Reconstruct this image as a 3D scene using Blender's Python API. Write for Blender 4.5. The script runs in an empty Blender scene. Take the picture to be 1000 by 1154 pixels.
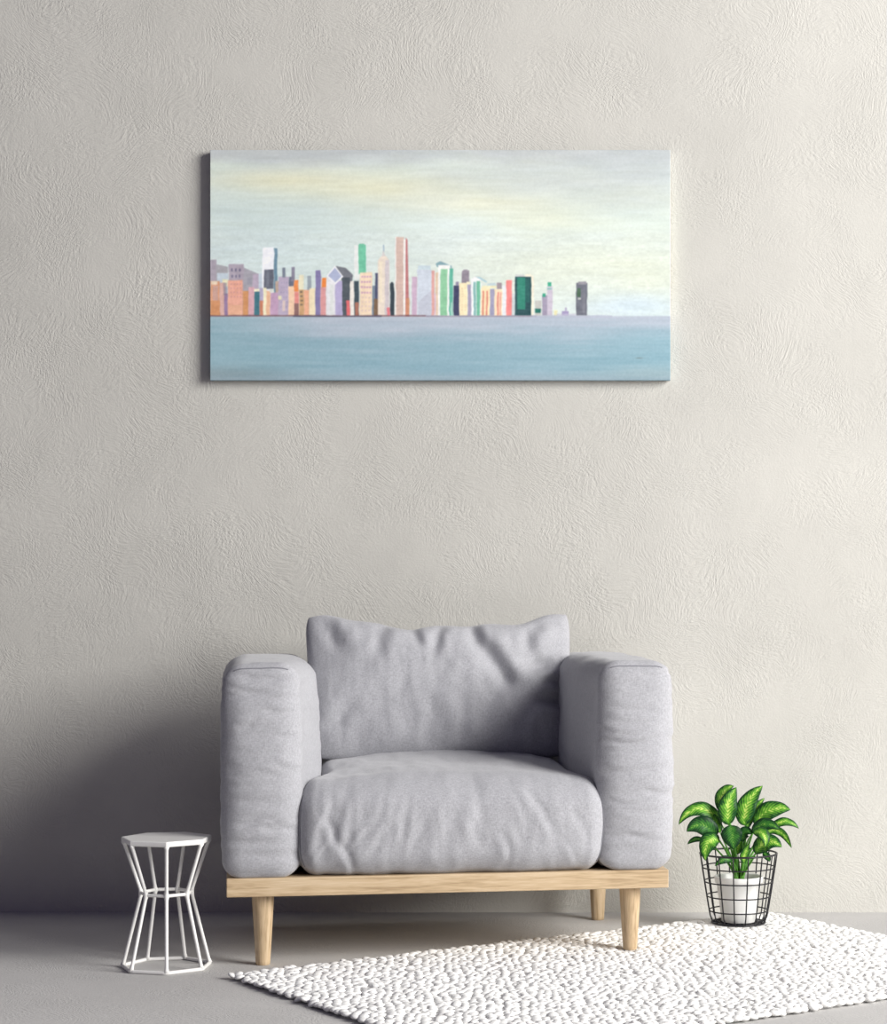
import bpy, bmesh, math, random
import numpy as np
from mathutils import Vector, Matrix, noise

random.seed(7)
RNG = np.random.default_rng(7)
scene = bpy.context.scene
COL = scene.collection
PI = math.pi

# ------------------------------------------------------------------ camera
cam_d = bpy.data.cameras.new('camera')
cam_d.sensor_fit = 'HORIZONTAL'; cam_d.sensor_width = 36.0
cam_d.lens = 86.4
cam_d.shift_x = -0.160
cam_d.shift_y = 0.082
cam = bpy.data.objects.new('camera', cam_d); COL.objects.link(cam)
cam.location = (0, -5.85, 0.90)
cam.rotation_euler = (PI/2, 0, 0)
scene.camera = cam

# ------------------------------------------------------------------ world, lights, exposure
w = bpy.data.worlds.new('world'); scene.world = w; w.use_nodes = True
bgn = w.node_tree.nodes['Background']
bgn.inputs[0].default_value = (0.62, 0.56, 1.0, 1)
bgn.inputs[1].default_value = 0.10

def area(name, loc, target, sx, sy, power, color):
    d = bpy.data.lights.new(name, 'AREA'); d.shape = 'RECTANGLE'
    d.size = sx; d.size_y = sy; d.energy = power; d.color = color
    o = bpy.data.objects.new(name, d); COL.objects.link(o)
    o.location = loc
    o.rotation_euler = (Vector(target)-Vector(loc)).to_track_quat('-Z', 'Y').to_euler()
    return o
area('window_daylight', (6.0, -4.3, 3.3), (-0.4, -0.3, 0.8), 3.8, 4.0, 1010, (1.0, 0.985, 0.95))

vs = scene.view_settings
vs.view_transform = 'Standard'; vs.look = 'None'
vs.exposure = 0.0; vs.gamma = 1.0; vs.use_curve_mapping = False

# ------------------------------------------------------------------ helpers
def lin(c):
    c = np.asarray(c, float)/255.0
    return np.where(c <= 0.04045, c/12.92, ((c+0.055)/1.055)**2.4)
def L4(r, g, b): return tuple(float(v) for v in lin((r, g, b))) + (1,)

def tag(o, label=None, cat=None, group=None, kind=None):
    if label: o['label'] = label
    if cat: o['category'] = cat
    if group: o['group'] = group
    if kind: o['kind'] = kind
    return o
def empty(name, loc, rz=0):
    o = bpy.data.objects.new(name, None); COL.objects.link(o)
    o.location = loc; o.rotation_euler = (0, 0, rz); o.empty_display_size = 0.05
    return o
def mesh_obj(name, V, F, mat, parent=None, smooth=True):
    me = bpy.data.meshes.new(name)
    V = np.asarray(V, dtype=np.float32)
    if isinstance(F, np.ndarray):
        n, k = F.shape
        me.vertices.add(len(V)); me.vertices.foreach_set('co', V.ravel())
        me.loops.add(n*k); me.loops.foreach_set('vertex_index', F.ravel().astype(np.int32))
        me.polygons.add(n)
        me.polygons.foreach_set('loop_start', np.arange(0, n*k, k, dtype=np.int32))
        me.update(calc_edges=True); me.validate()
    else:
        me.from_pydata([tuple(map(float, v)) for v in V], [], [tuple(f) for f in F]); me.update()
    if smooth:
        me.polygons.foreach_set('use_smooth', np.ones(len(me.polygons), dtype=bool))
    me.materials.append(mat)
    o = bpy.data.objects.new(name, me); COL.objects.link(o)
    if parent: o.parent = parent
    return o

class MB:
    """collects shapes into one mesh"""
    def __init__(s): s.V = []; s.F = []; s.n = 0
    def add(s, V, F):
        V = [tuple(v) for v in V]
        s.V += V; s.F += [tuple(i+s.n for i in f) for f in F]; s.n += len(V)
    def tube(s, pts, rad, seg=10, closed=False):
        pts = [Vector(p) for p in pts]; n = len(pts)
        if not hasattr(rad, '__len__'): rad = [rad]*n
        V = []; F = []
        up = None
        for i, p in enumerate(pts):
            if closed: t = pts[(i+1) % n]-pts[i-1]
            else: t = pts[min(i+1, n-1)]-pts[max(i-1, 0)]
            t.normalize()
            if up is None:
                a = Vector((0, 0, 1)) if abs(t.z) < .9 else Vector((1, 0, 0))
                up = (a - t*a.dot(t)).normalized()
            else:
                up = (up - t*up.dot(t)).normalized()
            b = t.cross(up)
            for k in range(seg):
                a = 2*PI*k/seg
                V.append(p + (up*math.cos(a)+b*math.sin(a))*rad[i])
        m = n if closed else n-1
        for i in range(m):
            j = (i+1) % n
            for k in range(seg):
                l = (k+1) % seg
                F.append((i*seg+k, i*seg+l, j*seg+l, j*seg+k))
        if not closed:
            F.append(tuple(range(seg))[::-1]); F.append(tuple((n-1)*seg+k for k in range(seg)))
        s.add(V, F)
    def lathe(s, prof, seg=40, c=(0, 0, 0)):
        V = []; F = []
        for (r, z) in prof:
            for k in range(seg):
                a = 2*PI*k/seg; V.append((c[0]+r*math.cos(a), c[1]+r*math.sin(a), c[2]+z))
        for i in range(len(prof)-1):
            for k in range(seg):
                l = (k+1) % seg
                F.append((i*seg+k, i*seg+l, (i+1)*seg+l, (i+1)*seg+k))
        s.add(V, F)
    def disc(s, r, z, seg=40, c=(0, 0, 0), up=True):
        V = [(c[0]+r*math.cos(2*PI*k/seg), c[1]+r*math.sin(2*PI*k/seg), c[2]+z) for k in range(seg)]
        f = tuple(range(seg)); s.add(V, [f if up else f[::-1]])
    def sphere(s, c, r, n=10):
        bm = bmesh.new(); bmesh.ops.create_uvsphere(bm, u_segments=n, v_segments=n//2+2, radius=r)
        bm.verts.ensure_lookup_table()
        s.add([v.co+Vector(c) for v in bm.verts], [[v.index for v in f.verts] for f in bm.faces]); bm.free()
    def build(s, name, mat, parent=None, smooth=True):
        return mesh_obj(name, s.V, s.F, mat, parent, smooth)

def bevel_box(name, x0, x1, y0, y1, z0, z1, mat, parent, b=0.003):
    bm = bmesh.new(); bmesh.ops.create_cube(bm, size=1)
    for v in bm.verts:
        v.co = Vector(((x0+x1)/2+v.co.x*(x1-x0), (y0+y1)/2+v.co.y*(y1-y0), (z0+z1)/2+v.co.z*(z1-z0)))
    bmesh.ops.bevel(bm, geom=bm.edges[:], offset=b, segments=3, affect='EDGES', profile=0.5)
    me = bpy.data.meshes.new(name); bm.to_mesh(me); bm.free(); me.materials.append(mat)
    o = bpy.data.objects.new(name, me); COL.objects.link(o); o.parent = parent
    return o

def smoothstep(a, b, x):
    t = np.clip((x-a)/(b-a), 0, 1); return t*t*(3-2*t)

def cube_grid(nx, ny, nz):
    """surface of the cube [-1,1]^3 as merged grid, denser near edges"""
    def ax(n): 
        t = np.linspace(-1, 1, n+1); return np.sin(t*PI/2)*0.35+t*0.65
    X, Y, Z = ax(nx), ax(ny), ax(nz)
    V = []; F = []; off = 0
    def face(A, B, fn, flip):
        nonlocal off
        a, b = np.meshgrid(A, B, indexing='ij')
        P = fn(a.ravel(), b.ravel()); V.append(P)
        i, j = np.meshgrid(np.arange(len(A)-1), np.arange(len(B)-1), indexing='ij')
        i = i.ravel(); j = j.ravel(); m = len(B)
        q = np.stack([i*m+j, (i+1)*m+j, (i+1)*m+j+1, i*m+j+1], 1)+off
        if flip: q = q[:, ::-1]
        F.append(q); off += len(P)
    o = np.ones_like
    face(X, Y, lambda a, b: np.stack([a, b, o(a)], 1), False)
    face(X, Y, lambda a, b: np.stack([a, b, -o(a)], 1), True)
    face(Y, Z, lambda a, b: np.stack([o(a), a, b], 1), False)
    face(Y, Z, lambda a, b: np.stack([-o(a), a, b], 1), True)
    face(X, Z, lambda a, b: np.stack([a, -o(a), b], 1), False)
    face(X, Z, lambda a, b: np.stack([a, o(a), b], 1), True)
    V = np.concatenate(V); F = np.concatenate(F)
    key = np.round(V*1e5).astype(np.int64)
    _, idx, inv = np.unique(key, axis=0, return_index=True, return_inverse=True)
    return V[idx], inv.ravel()[F]

def round_box(P, h, r):
    h = np.array(h); r = np.array(r)
    p = P*h; inner = np.clip(p, -(h-r), h-r)
    d = (p-inner)/r; n = np.linalg.norm(d, axis=1, keepdims=True); n[n == 0] = 1
    return inner + r*d/n

def vnoise(P, scale, seed=0, oct=3):
    out = np.empty(len(P))
    for i, p in enumerate(P):
        out[i] = noise.fractal((p[0]*scale[0]+seed, p[1]*scale[1]+seed*1.7, p[2]*scale[2]-seed), 1.0, 2.0, oct)
    return out

# ------------------------------------------------------------------ materials
def new_mat(name):
    m = bpy.data.materials.new(name); m.use_nodes = True
    nt = m.node_tree; b = nt.nodes['Principled BSDF']
    return m, nt, b
def N(nt, typ, **kw):
    n = nt.nodes.new(typ)
    for k, v in kw.items():
        if k.startswith('i_'):
            key = k[2:].replace('_', ' ')
            n.inputs[key].default_value = v
        else: setattr(n, k, v)
    return n
def ramp(nt, stops):
    r = nt.nodes.new('ShaderNodeValToRGB'); e = r.color_ramp.elements
    while len(e) < len(stops): e.new(0.5)
    for el, (p, c) in zip(e, stops): el.position = p; el.color = c
    return r
def math_n(nt, op, a=None, b=None):
    n = nt.nodes.new('ShaderNodeMath'); n.operation = op
    for i, v in enumerate((a, b)):
        if v is None: continue
        if isinstance(v, (int, float)): n.inputs[i].default_value = v
        else: nt.links.new(v, n.inputs[i])
    return n.outputs[0]
def simple(name, rgb, rough=0.5, metal=0, spec=0.5):
    m, nt, b = new_mat(name)
    b.inputs['Base Color'].default_value = rgb; b.inputs['Roughness'].default_value = rough
    b.inputs['Metallic'].default_value = metal; b.inputs['Specular IOR Level'].default_value = spec
    return m

def plaster(name, base, strength, flat_axes, dist=0.004, var=0.06):
    """trowelled plaster: short strokes whose direction drifts over the surface, plus fine grit"""
    m, nt, b = new_mat(name); lk = nt.links.new
    tc = N(nt, 'ShaderNodeTexCoord')
    flow = N(nt, 'ShaderNodeTexNoise', i_Scale=3.4, i_Detail=1.0, i_Roughness=0.4)
    lk(tc.outputs['Object'], flow.inputs['Vector'])
    layers = []
    for k, (ang, seed) in enumerate(((0.5, 0), (-0.75, 3), (1.35, 7))):
        # warp coordinates gently so that strokes curve
        warp = N(nt, 'ShaderNodeTexNoise', i_Scale=5.0, i_Detail=1.0)
        lk(tc.outputs['Object'], warp.inputs['Vector'])
        sc = N(nt, 'ShaderNodeVectorMath', operation='SCALE'); sc.inputs['Scale'].default_value = 0.22
        lk(warp.outputs['Color'], sc.inputs[0])
        ad = N(nt, 'ShaderNodeVectorMath', operation='ADD'); lk(tc.outputs['Object'], ad.inputs[0]); lk(sc.outputs[0], ad.inputs[1])
        mp = N(nt, 'ShaderNodeMapping')
        rot = [0, 0, 0]; rot[flat_axes] = ang
        mp.inputs['Rotation'].default_value = rot; mp.inputs['Location'].default_value = (seed, seed, seed)
        lk(ad.outputs[0], mp.inputs[0])
        mp2 = N(nt, 'ShaderNodeMapping')
        s = [1, 1, 1]; s[0] = 0.22
        mp2.inputs['Scale'].default_value = s
        lk(mp.outputs[0], mp2.inputs[0])
        st = N(nt, 'ShaderNodeTexNoise', i_Scale=190.0, i_Detail=2.5, i_Roughness=0.55)
        lk(mp2.outputs[0], st.inputs['Vector'])
        mk = N(nt, 'ShaderNodeTexNoise', i_Scale=5.5, i_Detail=2.0)
        mo = N(nt, 'ShaderNodeMapping'); mo.inputs['Location'].default_value = (seed*2.3+1, seed, 4-seed); lk(tc.outputs['Object'], mo.inputs[0])
        lk(mo.outputs[0], mk.inputs['Vector'])
        rm = ramp(nt, [(0.42, (0, 0, 0, 1)), (0.62, (1, 1, 1, 1))]); lk(mk.outputs[0], rm.inputs[0])
        layers.append(math_n(nt, 'MULTIPLY', math_n(nt, 'SUBTRACT', st.outputs[0], 0.5), rm.outputs[0]))
    s1 = math_n(nt, 'ADD', math_n(nt, 'ADD', layers[0], layers[1]), layers[2])
    grit = N(nt, 'ShaderNodeTexNoise', i_Scale=170.0, i_Detail=3.0, i_Roughness=0.6)
    lk(tc.outputs['Object'], grit.inputs['Vector'])
    big = N(nt, 'ShaderNodeTexNoise', i_Scale=14.0, i_Detail=3.0)
    lk(tc.outputs['Object'], big.inputs['Vector'])
    h = math_n(nt, 'ADD', math_n(nt, 'ADD', s1, math_n(nt, 'MULTIPLY', grit.outputs[0], 0.35)), math_n(nt, 'MULTIPLY', big.outputs[0], 0.7))
    bump = N(nt, 'ShaderNodeBump'); bump.inputs['Strength'].default_value = strength; bump.inputs['Distance'].default_value = dist
    lk(h, bump.inputs['Height']); lk(bump.outputs[0], b.inputs['Normal'])
    mot = N(nt, 'ShaderNodeTexNoise', i_Scale=2.2, i_Detail=5.0, i_Roughness=0.6); lk(tc.outputs['Object'], mot.inputs['Vector'])
    lo = tuple(c*(1-var) for c in base[:3])+(1,); hi = tuple(min(1, c*(1+var)) for c in base[:3])+(1,)
    cr = ramp(nt, [(0.3, lo), (0.7, hi)]); lk(mot.outputs[0], cr.inputs[0])
    lk(cr.outputs[0], b.inputs['Base Color'])
    b.inputs['Roughness'].default_value = 0.85; b.inputs['Specular IOR Level'].default_value = 0.25
    return m
M_WALL = plaster('wall_plaster', (0.595, 0.582, 0.54, 1), 0.45, 1)
M_FLOOR = plaster('floor_concrete', (0.55, 0.54, 0.53, 1), 0.4, 2, dist=0.003)

def fabric(name, base):
    m, nt, b = new_mat(name); lk = nt.links.new
    tc = N(nt, 'ShaderNodeTexCoord')
    v1 = N(nt, 'ShaderNodeMapping'); v1.inputs['Scale'].default_value = (1, 1, 0.3); lk(tc.outputs['Object'], v1.inputs[0])
    n1 = N(nt, 'ShaderNodeTexNoise', i_Scale=420.0, i_Detail=2.0); lk(v1.outputs[0], n1.inputs['Vector'])
    v2 = N(nt, 'ShaderNodeMapping'); v2.inputs['Scale'].default_value = (0.35, 1, 1); lk(tc.outputs['Object'], v2.inputs[0])
    n2 = N(nt, 'ShaderNodeTexNoise', i_Scale=420.0, i_Detail=2.0); lk(v2.outputs[0], n2.inputs['Vector'])
    n3 = N(nt, 'ShaderNodeTexNoise', i_Scale=40.0, i_Detail=4.0); lk(tc.outputs['Object'], n3.inputs['Vector'])
    s = math_n(nt, 'ADD', math_n(nt, 'ADD', n1.outputs[0], n2.outputs[0]), math_n(nt, 'MULTIPLY', n3.outputs[0], 0.06))
    s = math_n(nt, 'MULTIPLY', s, 0.485)
    cr = ramp(nt, [(0.36, tuple(c*0.84 for c in base[:3])+(1,)), (0.64, tuple(min(1, c*1.16) for c in base[:3])+(1,))])
    lk(s, cr.inputs[0]); lk(cr.outputs[0], b.inputs['Base Color'])
    bump = N(nt, 'ShaderNodeBump'); bump.inputs['Strength'].default_value = 0.35; bump.inputs['Distance'].default_value = 0.001
    lk(s, bump.inputs['Height']); lk(bump.outputs[0], b.inputs['Normal'])
    b.inputs['Roughness'].default_value = 0.95; b.inputs['Specular IOR Level'].default_value = 0.15
    b.inputs['Sheen Weight'].default_value = 0.25; b.inputs['Sheen Roughness'].default_value = 0.5
    return m
M_FAB = fabric('grey_fabric', (0.405, 0.405, 0.43, 1))
M_SEAM = simple('seam_thread', (0.22, 0.22, 0.245, 1), 0.9)

def wood(name, axis):
    m, nt, b = new_mat(name); lk = nt.links.new
    tc = N(nt, 'ShaderNodeTexCoord')
    mp = N(nt, 'ShaderNodeMapping'); s = [1, 1, 1]; s[axis] = 0.07; mp.inputs['Scale'].default_value = s
    lk(tc.outputs['Object'], mp.inputs[0])
    n1 = N(nt, 'ShaderNodeTexNoise', i_Scale=60.0, i_Detail=4.0, i_Roughness=0.6, i_Distortion=0.6); lk(mp.outputs[0], n1.inputs['Vector'])
    n2 = N(nt, 'ShaderNodeTexNoise', i_Scale=320.0, i_Detail=2.0); lk(mp.outputs[0], n2.inputs['Vector'])
    s_ = math_n(nt, 'ADD', math_n(nt, 'MULTIPLY', n1.outputs[0], 0.7), math_n(nt, 'MULTIPLY', n2.outputs[0], 0.3))
    cr = ramp(nt, [(0.33, (0.36, 0.245, 0.135, 1)), (0.5, (0.58, 0.43, 0.265, 1)), (0.68, (0.70, 0.55, 0.375, 1))])
    lk(s_, cr.inputs[0]); lk(cr.outputs[0], b.inputs['Base Color'])
    bump = N(nt, 'ShaderNodeBump'); bump.inputs['Strength'].default_value = 0.2; bump.inputs['Distance'].default_value = 0.001
    lk(s_, bump.inputs['Height']); lk(bump.outputs[0], b.inputs['Normal'])
    b.inputs['Roughness'].default_value = 0.5
    return m
M_WOODX = wood('oak_rail', 0); M_WOODZ = wood('oak_leg', 2)
M_WHITE = simple('white_enamel', (0.86, 0.85, 0.83, 1), 0.35)
M_POT = simple('white_ceramic', (0.88, 0.88, 0.86, 1), 0.3)
M_WIRE = simple('black_wire', (0.008, 0.008, 0.012, 1), 0.4)
M_SOIL = simple('potting_soil', (0.05, 0.035, 0.022, 1), 0.95)
def wool():
    m, nt, b = new_mat('white_wool'); lk = nt.links.new
    tc = N(nt, 'ShaderNodeTexCoord')
    n = N(nt, 'ShaderNodeTexNoise', i_Scale=380.0, i_Detail=3.0); lk(tc.outputs['Object'], n.inputs['Vector'])
    bump = N(nt, 'ShaderNodeBump'); bump.inputs['Strength'].default_value = 0.3; bump.inputs['Distance'].default_value = 0.0015
    lk(n.outputs[0], bump.inputs['Height']); lk(bump.outputs[0], b.inputs['Normal'])
    n2 = N(nt, 'ShaderNodeTexNoise', i_Scale=30.0, i_Detail=2.0); lk(tc.outputs['Object'], n2.inputs['Vector'])
    cr = ramp(nt, [(0.3, (0.86, 0.855, 0.84, 1)), (0.7, (0.93, 0.925, 0.91, 1))]); lk(n2.outputs[0], cr.inputs[0]); lk(cr.outputs[0], b.inputs['Base Color'])
    b.inputs['Roughness'].default_value = 0.95; b.inputs['Specular IOR Level'].default_value = 0.1
    return m
M_WOOL = wool()

def leaf_mat(name, dark, mid, pale, amount):
    m, nt, b = new_mat(name); lk = nt.links.new
    uv = N(nt, 'ShaderNodeUVMap'); sp = N(nt, 'ShaderNodeSeparateXYZ'); lk(uv.outputs[0], sp.inputs[0])
    av = math_n(nt, 'ABSOLUTE', math_n(nt, 'MULTIPLY', math_n(nt, 'SUBTRACT', sp.outputs[1], 0.5), 2.0))   # 0 midrib .. 1 edge
    # slanted side veins
    ph = math_n(nt, 'SUBTRACT', math_n(nt, 'MULTIPLY', sp.outputs[0], 66.0), math_n(nt, 'MULTIPLY', av, 20.0))
    ve = math_n(nt, 'MULTIPLY', math_n(nt, 'ADD', math_n(nt, 'SINE', ph), 0.0), 0.16)
    tc = N(nt, 'ShaderNodeTexCoord')
    nn = N(nt, 'ShaderNodeTexNoise', i_Scale=90.0, i_Detail=3.0); lk(tc.outputs['Object'], nn.inputs['Vector'])
    ends = math_n(nt, 'POWER', math_n(nt, 'ABSOLUTE', math_n(nt, 'MULTIPLY', math_n(nt, 'SUBTRACT', sp.outputs[0], 0.5), 2.0)), 3.0)
    f = math_n(nt, 'ADD', math_n(nt, 'ADD', av, ve), math_n(nt, 'MULTIPLY', math_n(nt, 'SUBTRACT', nn.outputs[0], 0.5), 1.1))
    f = math_n(nt, 'ADD', f, math_n(nt, 'MULTIPLY', ends, 0.25))
    f = math_n(nt, 'ADD', f, 0.5-amount)
    cr = ramp(nt, [(0.04, pale), (0.28, mid), (0.62, tuple(0.55*m_+0.45*d for m_, d in zip(mid, dark))), (0.85, dark)])
    lk(f, cr.inputs[0]); lk(cr.outputs[0], b.inputs['Base Color'])
    b.inputs['Roughness'].default_value = 0.45; b.inputs['Specular IOR Level'].default_value = 0.25
    b.inputs['Subsurface Weight'].default_value = 0.0
    tr = N(nt, 'ShaderNodeBsdfTranslucent'); lk(cr.outputs[0], tr.inputs['Color'])
    mx = N(nt, 'ShaderNodeMixShader'); mx.inputs[0].default_value = 0.22
    lk(b.outputs[0], mx.inputs[1]); lk(tr.outputs[0], mx.inputs[2])
    lk(mx.outputs[0], nt.nodes['Material Output'].inputs['Surface'])
    return m
M_LEAF = leaf_mat('variegated_leaf', (0.012, 0.075, 0.018, 1), (0.16, 0.46, 0.04, 1), (0.62, 0.80, 0.18, 1), 0.42)
M_LEAFD = leaf_mat('dark_leaf', (0.008, 0.045, 0.014, 1), (0.05, 0.22, 0.03, 1), (0.22, 0.42, 0.07, 1), 0.30)
M_STEM = simple('green_stem', (0.09, 0.30, 0.03, 1), 0.45)

# ------------------------------------------------------------------ setting
wall = mesh_obj('wall_back', [(-5, 0, 0), (4.5, 0, 0), (4.5, 0, 4.0), (-5, 0, 4.0), (-5, .15, 0), (4.5, .15, 0), (4.5, .15, 4.0), (-5, .15, 4.0)],
                [(0, 1, 2, 3), (5, 4, 7, 6), (4, 0, 3, 7), (1, 5, 6, 2), (3, 2, 6, 7), (4, 5, 1, 0)], M_WALL, smooth=False)
tag(wall, kind='structure')
floor = mesh_obj('floor', [(-5, -5.6, 0), (4.5, -5.6, 0), (4.5, .15, 0), (-5, .15, 0), (-5, -5.6, -.1), (4.5, -5.6, -.1), (4.5, .15, -.1), (-5, .15, -.1)],
                 [(0, 1, 2, 3), (7, 6, 5, 4), (0, 4, 5, 1), (1, 5, 6, 2), (2, 6, 7, 3), (3, 7, 4, 0)], M_FLOOR, smooth=False)
tag(floor, kind='structure')

# ------------------------------------------------------------------ armchair
chair = tag(empty('armchair', (-0.371, -0.462, 0), math.radians(9)),
            'light grey fabric armchair with plump cushions on an oak base with tapered legs', 'armchair')
FT = 0.212; FB = 0.168
bevel_box('frame', -.527, .527, -.33, .33, FB, FT, M_WOODX, chair, 0.0025)
for sx in (-1, 1):
    for sy, y in ((-1, -.275), (1, .27)):
        on_rug = (sx == 1 and sy == -1)
        z0 = 0.0125 if on_rug else 0.0
        mb = MB(); x = sx*.442 + (.010 if sy == 1 else 0)
        mb.lathe([(0.0, z0), (.0150, z0), (.0168, z0+.0015), (.0175, z0+.01), (.0215, .08), (.0262, FB-.004), (.0262, FB+.002)], 32, (x, y, 0))
        mb.build('leg', M_WOODZ, chair)

def displaced(name, P, F, disp, mat, parent):
    o = mesh_obj(name, P, F, mat, parent); me = o.data
    Nn = np.empty(len(P)*3, dtype=np.float32)
    me.vertices.foreach_get('normal', Nn) if False else None
    Nn = np.array([tuple(v.vector) for v in me.vertex_normals])
    Q = P + Nn*disp(P)[:, None]
    me.vertices.foreach_set('co', Q.astype(np.float32).ravel()); me.update()
    return o

def crease(P2, a, b, width, depth, side=0.6):
    """soft fold along segment a-b in a 2-D chart: a groove with a raised lip beside it"""
    a = np.array(a, float); b = np.array(b, float); d = b-a; Ln = np.linalg.norm(d); d /= Ln
    r = P2-a; t = r@d; s = r@np.array([-d[1], d[0]])
    s = s + 0.12*Ln*np.sin(np.clip(t/Ln, 0, 1)*PI)*0.5
    env = smoothstep(-.15, .25, t/Ln)*(1-smoothstep(.6, 1.15, t/Ln))
    return depth*env*(-np.exp(-(s/width)**2) + side*np.exp(-((s-1.7*width)/(1.2*width))**2))

def snap(pts, o, closed):
    """lay a seam path onto the finished cloth surface"""
    n = len(o.data.vertices); co = np.empty(n*3, dtype=np.float32); o.data.vertices.foreach_get('co', co); co = co.reshape(-1, 3)
    R = np.array([co[np.argmin(((co-np.array(p))**2).sum(1))] for p in pts])
    for _ in range(2):
        if closed: R = (np.roll(R, 1, 0)+2*R+np.roll(R, -1, 0))/4
        else: R[1:-1] = (R[:-2]+2*R[1:-1]+R[2:])/4
    return R
# --- armrests
def arm_shape(P, s):
    h = np.array([.0865, .3325, .2530]); Q = round_box(P, h, [.048, .024, .044])
    tx = Q[:, 0]/h[0]; ty = Q[:, 1]/h[1]; tz = Q[:, 2]/h[2]
    inner = (1+tx*(-s))/2                       # 1 at the inner side
    if s > 0: wid = .032
    else: wid = .054
    grow = wid*smoothstep(-1.02, -.25, ty)*(0.82+.18*np.cos(tz*PI/2))
    x = Q[:, 0] - s*inner*grow
    # pinched waist towards the bottom, plump belly
    x = x + s*0.006*(1-tx*tx)*0
    x += np.sign(Q[:, 0])*0.008*(1-tz**2)*np.abs(tx)
    x *= 1.0
    y = Q[:, 1] - np.where(ty < 0, .018*(1-np.clip(tx, -1, 1)**2)*(1-tz**2)*(-ty)**4, 0)
    z = Q[:, 2] + .008*(1-tx**2)*(1-ty**2)*(tz > 0)*np.abs(tz)
    # top leans outward slightly narrower
    return np.stack([x + s*.4475, y-.005, z + FT+.253-.002], 1)
CGa = cube_grid(36, 70, 90)
for s in (-1, 1):
    P = arm_shape(CGa[0], s)
    rnd = random.Random(5+s)
    cr = []
    for k in range(26):
        z = rnd.uniform(.25, .69); x = rnd.uniform(-.09, .03); l = rnd.uniform(.04, .12)
        cr.append(((x, z), (x+l, z+rnd.uniform(-.018, .018)), rnd.uniform(.004, .009), rnd.uniform(.0014, .0038)))
    def disp(P, s=s, cr=cr):
        n1 = vnoise(P, (6, 5, 14), 3.1*s+8)*.0032
        n2 = vnoise(P, (14, 14, 46), 1.3*s+2)*.0013
        x2 = (P[:, 0]-s*.44)*(-s); P2 = np.stack([-x2, P[:, 2]], 1)
        d = np.zeros(len(P))
        for (a, b, wd, dp) in cr: d += crease(P2, a, b, wd, dp)
        d *= smoothstep(.25, .30, P[:, 2]-0)*.6+.4
        return n1+n2+d
    arm = displaced('armrest', P, CGa[1], disp, M_FAB, chair)
    # stitched seam round the front panel
    pts = []
    m = 160
    for k in range(m):
        a = PI*(.262+.476*k/(m-1)); c, sn = math.cos(a), math.sin(a)
        q = max(abs(c), abs(sn)); pts.append((c/q, -1, sn/q))
    pts = np.array(pts)
    S = arm_shape(pts, s); 
    cx, cz = s*.4405, FT+.251
    ang = np.array(S) 
    # move onto the rim between front and side
    rim = []
    for (px, py, pz), raw in zip(S, pts):
        rim.append((px, py-.004, pz+.004))
    rim = snap(rim, arm, False)
    mb = MB(); mb.tube(rim, .0015, 6)
    mb.build('seam', M_SEAM, arm)

# --- seat cushion
SX, SZ = .366, .117
def seat_shape(P):
    h = np.array([SX, .315, SZ]); Q = round_box(P, h, [.046, .072, .066])
    tx, ty, tz = (Q/h).T
    x = Q[:, 0]*(1-(1-.875)*smoothstep(-.75, -.1, ty)) + .010*smoothstep(-.75, -.1, ty)
    front = smoothstep(.3, -.9, ty)
    x += np.sign(tx)*.010*(1-tz**2)*np.abs(tx)
    y = Q[:, 1] - np.where(ty < 0, .020*(1-tz**2)*(1-tx**4), 0)
    z = Q[:, 2] + np.where(tz > 0, .036*(1-np.abs(tx)**2.4)*(1-.25*(1-ty)**2)*np.maximum(tz, 0), -.004*(1-tx**2)*np.abs(tz))
    # shoulders drop towards the two front corners
    z -= np.where(tz > 0, .020*np.abs(tx)**5*front*tz, 0)
    return np.stack([x+.004, y-.030, z+FT+SZ-.003], 1)
CGs = cube_grid(110, 70, 40)
P = seat_shape(CGs[0])
rnd = random.Random(12)
scr = []
for k in range(34):
    x = rnd.uniform(-.34, .34); z = rnd.uniform(.23, .33); l = rnd.uniform(.05, .12)
    scr.append(((x, z), (x-x*.12+rnd.uniform(-.02, .02), z+l), rnd.uniform(.005, .012), rnd.uniform(.001, .003)))
scr += [((.245, .30), (.17, .42), .010, .004), ((-.27, .28), (-.30, .36), .009, .004), ((-.23, .225), (-.27, .30), .008, .004)]
def disp_s(P):
    d = vnoise(P, (9, 6, 4), 4)*.004 + vnoise(P, (38, 12, 10), 9)*.0014
    P2 = P[:, [0, 2]]; fr = smoothstep(-.20, -.30, P[:, 1])
    e = np.zeros(len(P))
    for (a, b, wd, dp) in scr: e += crease(P2, a, b, wd, dp)
    return d + e*fr
seat = displaced('seat_cushion', P, CGs[1], disp_s, M_FAB, chair)
for sx in (-1, 1):
    pts = [(sx, y, z) for y, z in [(1, 1)]]
    rim = []
    for t in np.linspace(.98, -.75, 26): rim.append((sx*.985, t, 1))
    for t in np.linspace(1, -1, 30): rim.append((sx*.985, -1, t))
    R = seat_shape(np.array(rim)); 
    R = snap(R, seat, False)
    mb = MB(); mb.tube([tuple(r) for r in R], .0018, 6); mb.build('seam', M_SEAM, seat)

# --- backrest panel behind the pillow
CGb = cube_grid(30, 10, 24)
Pb = round_box(CGb[0], [.30, .033, .20], [.03, .028, .03])+np.array([.023, .292, FT+.199])
displaced('backrest', Pb, CGb[1], lambda P: vnoise(P, (9, 9, 9), 2)*.003, M_FAB, chair)

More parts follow.
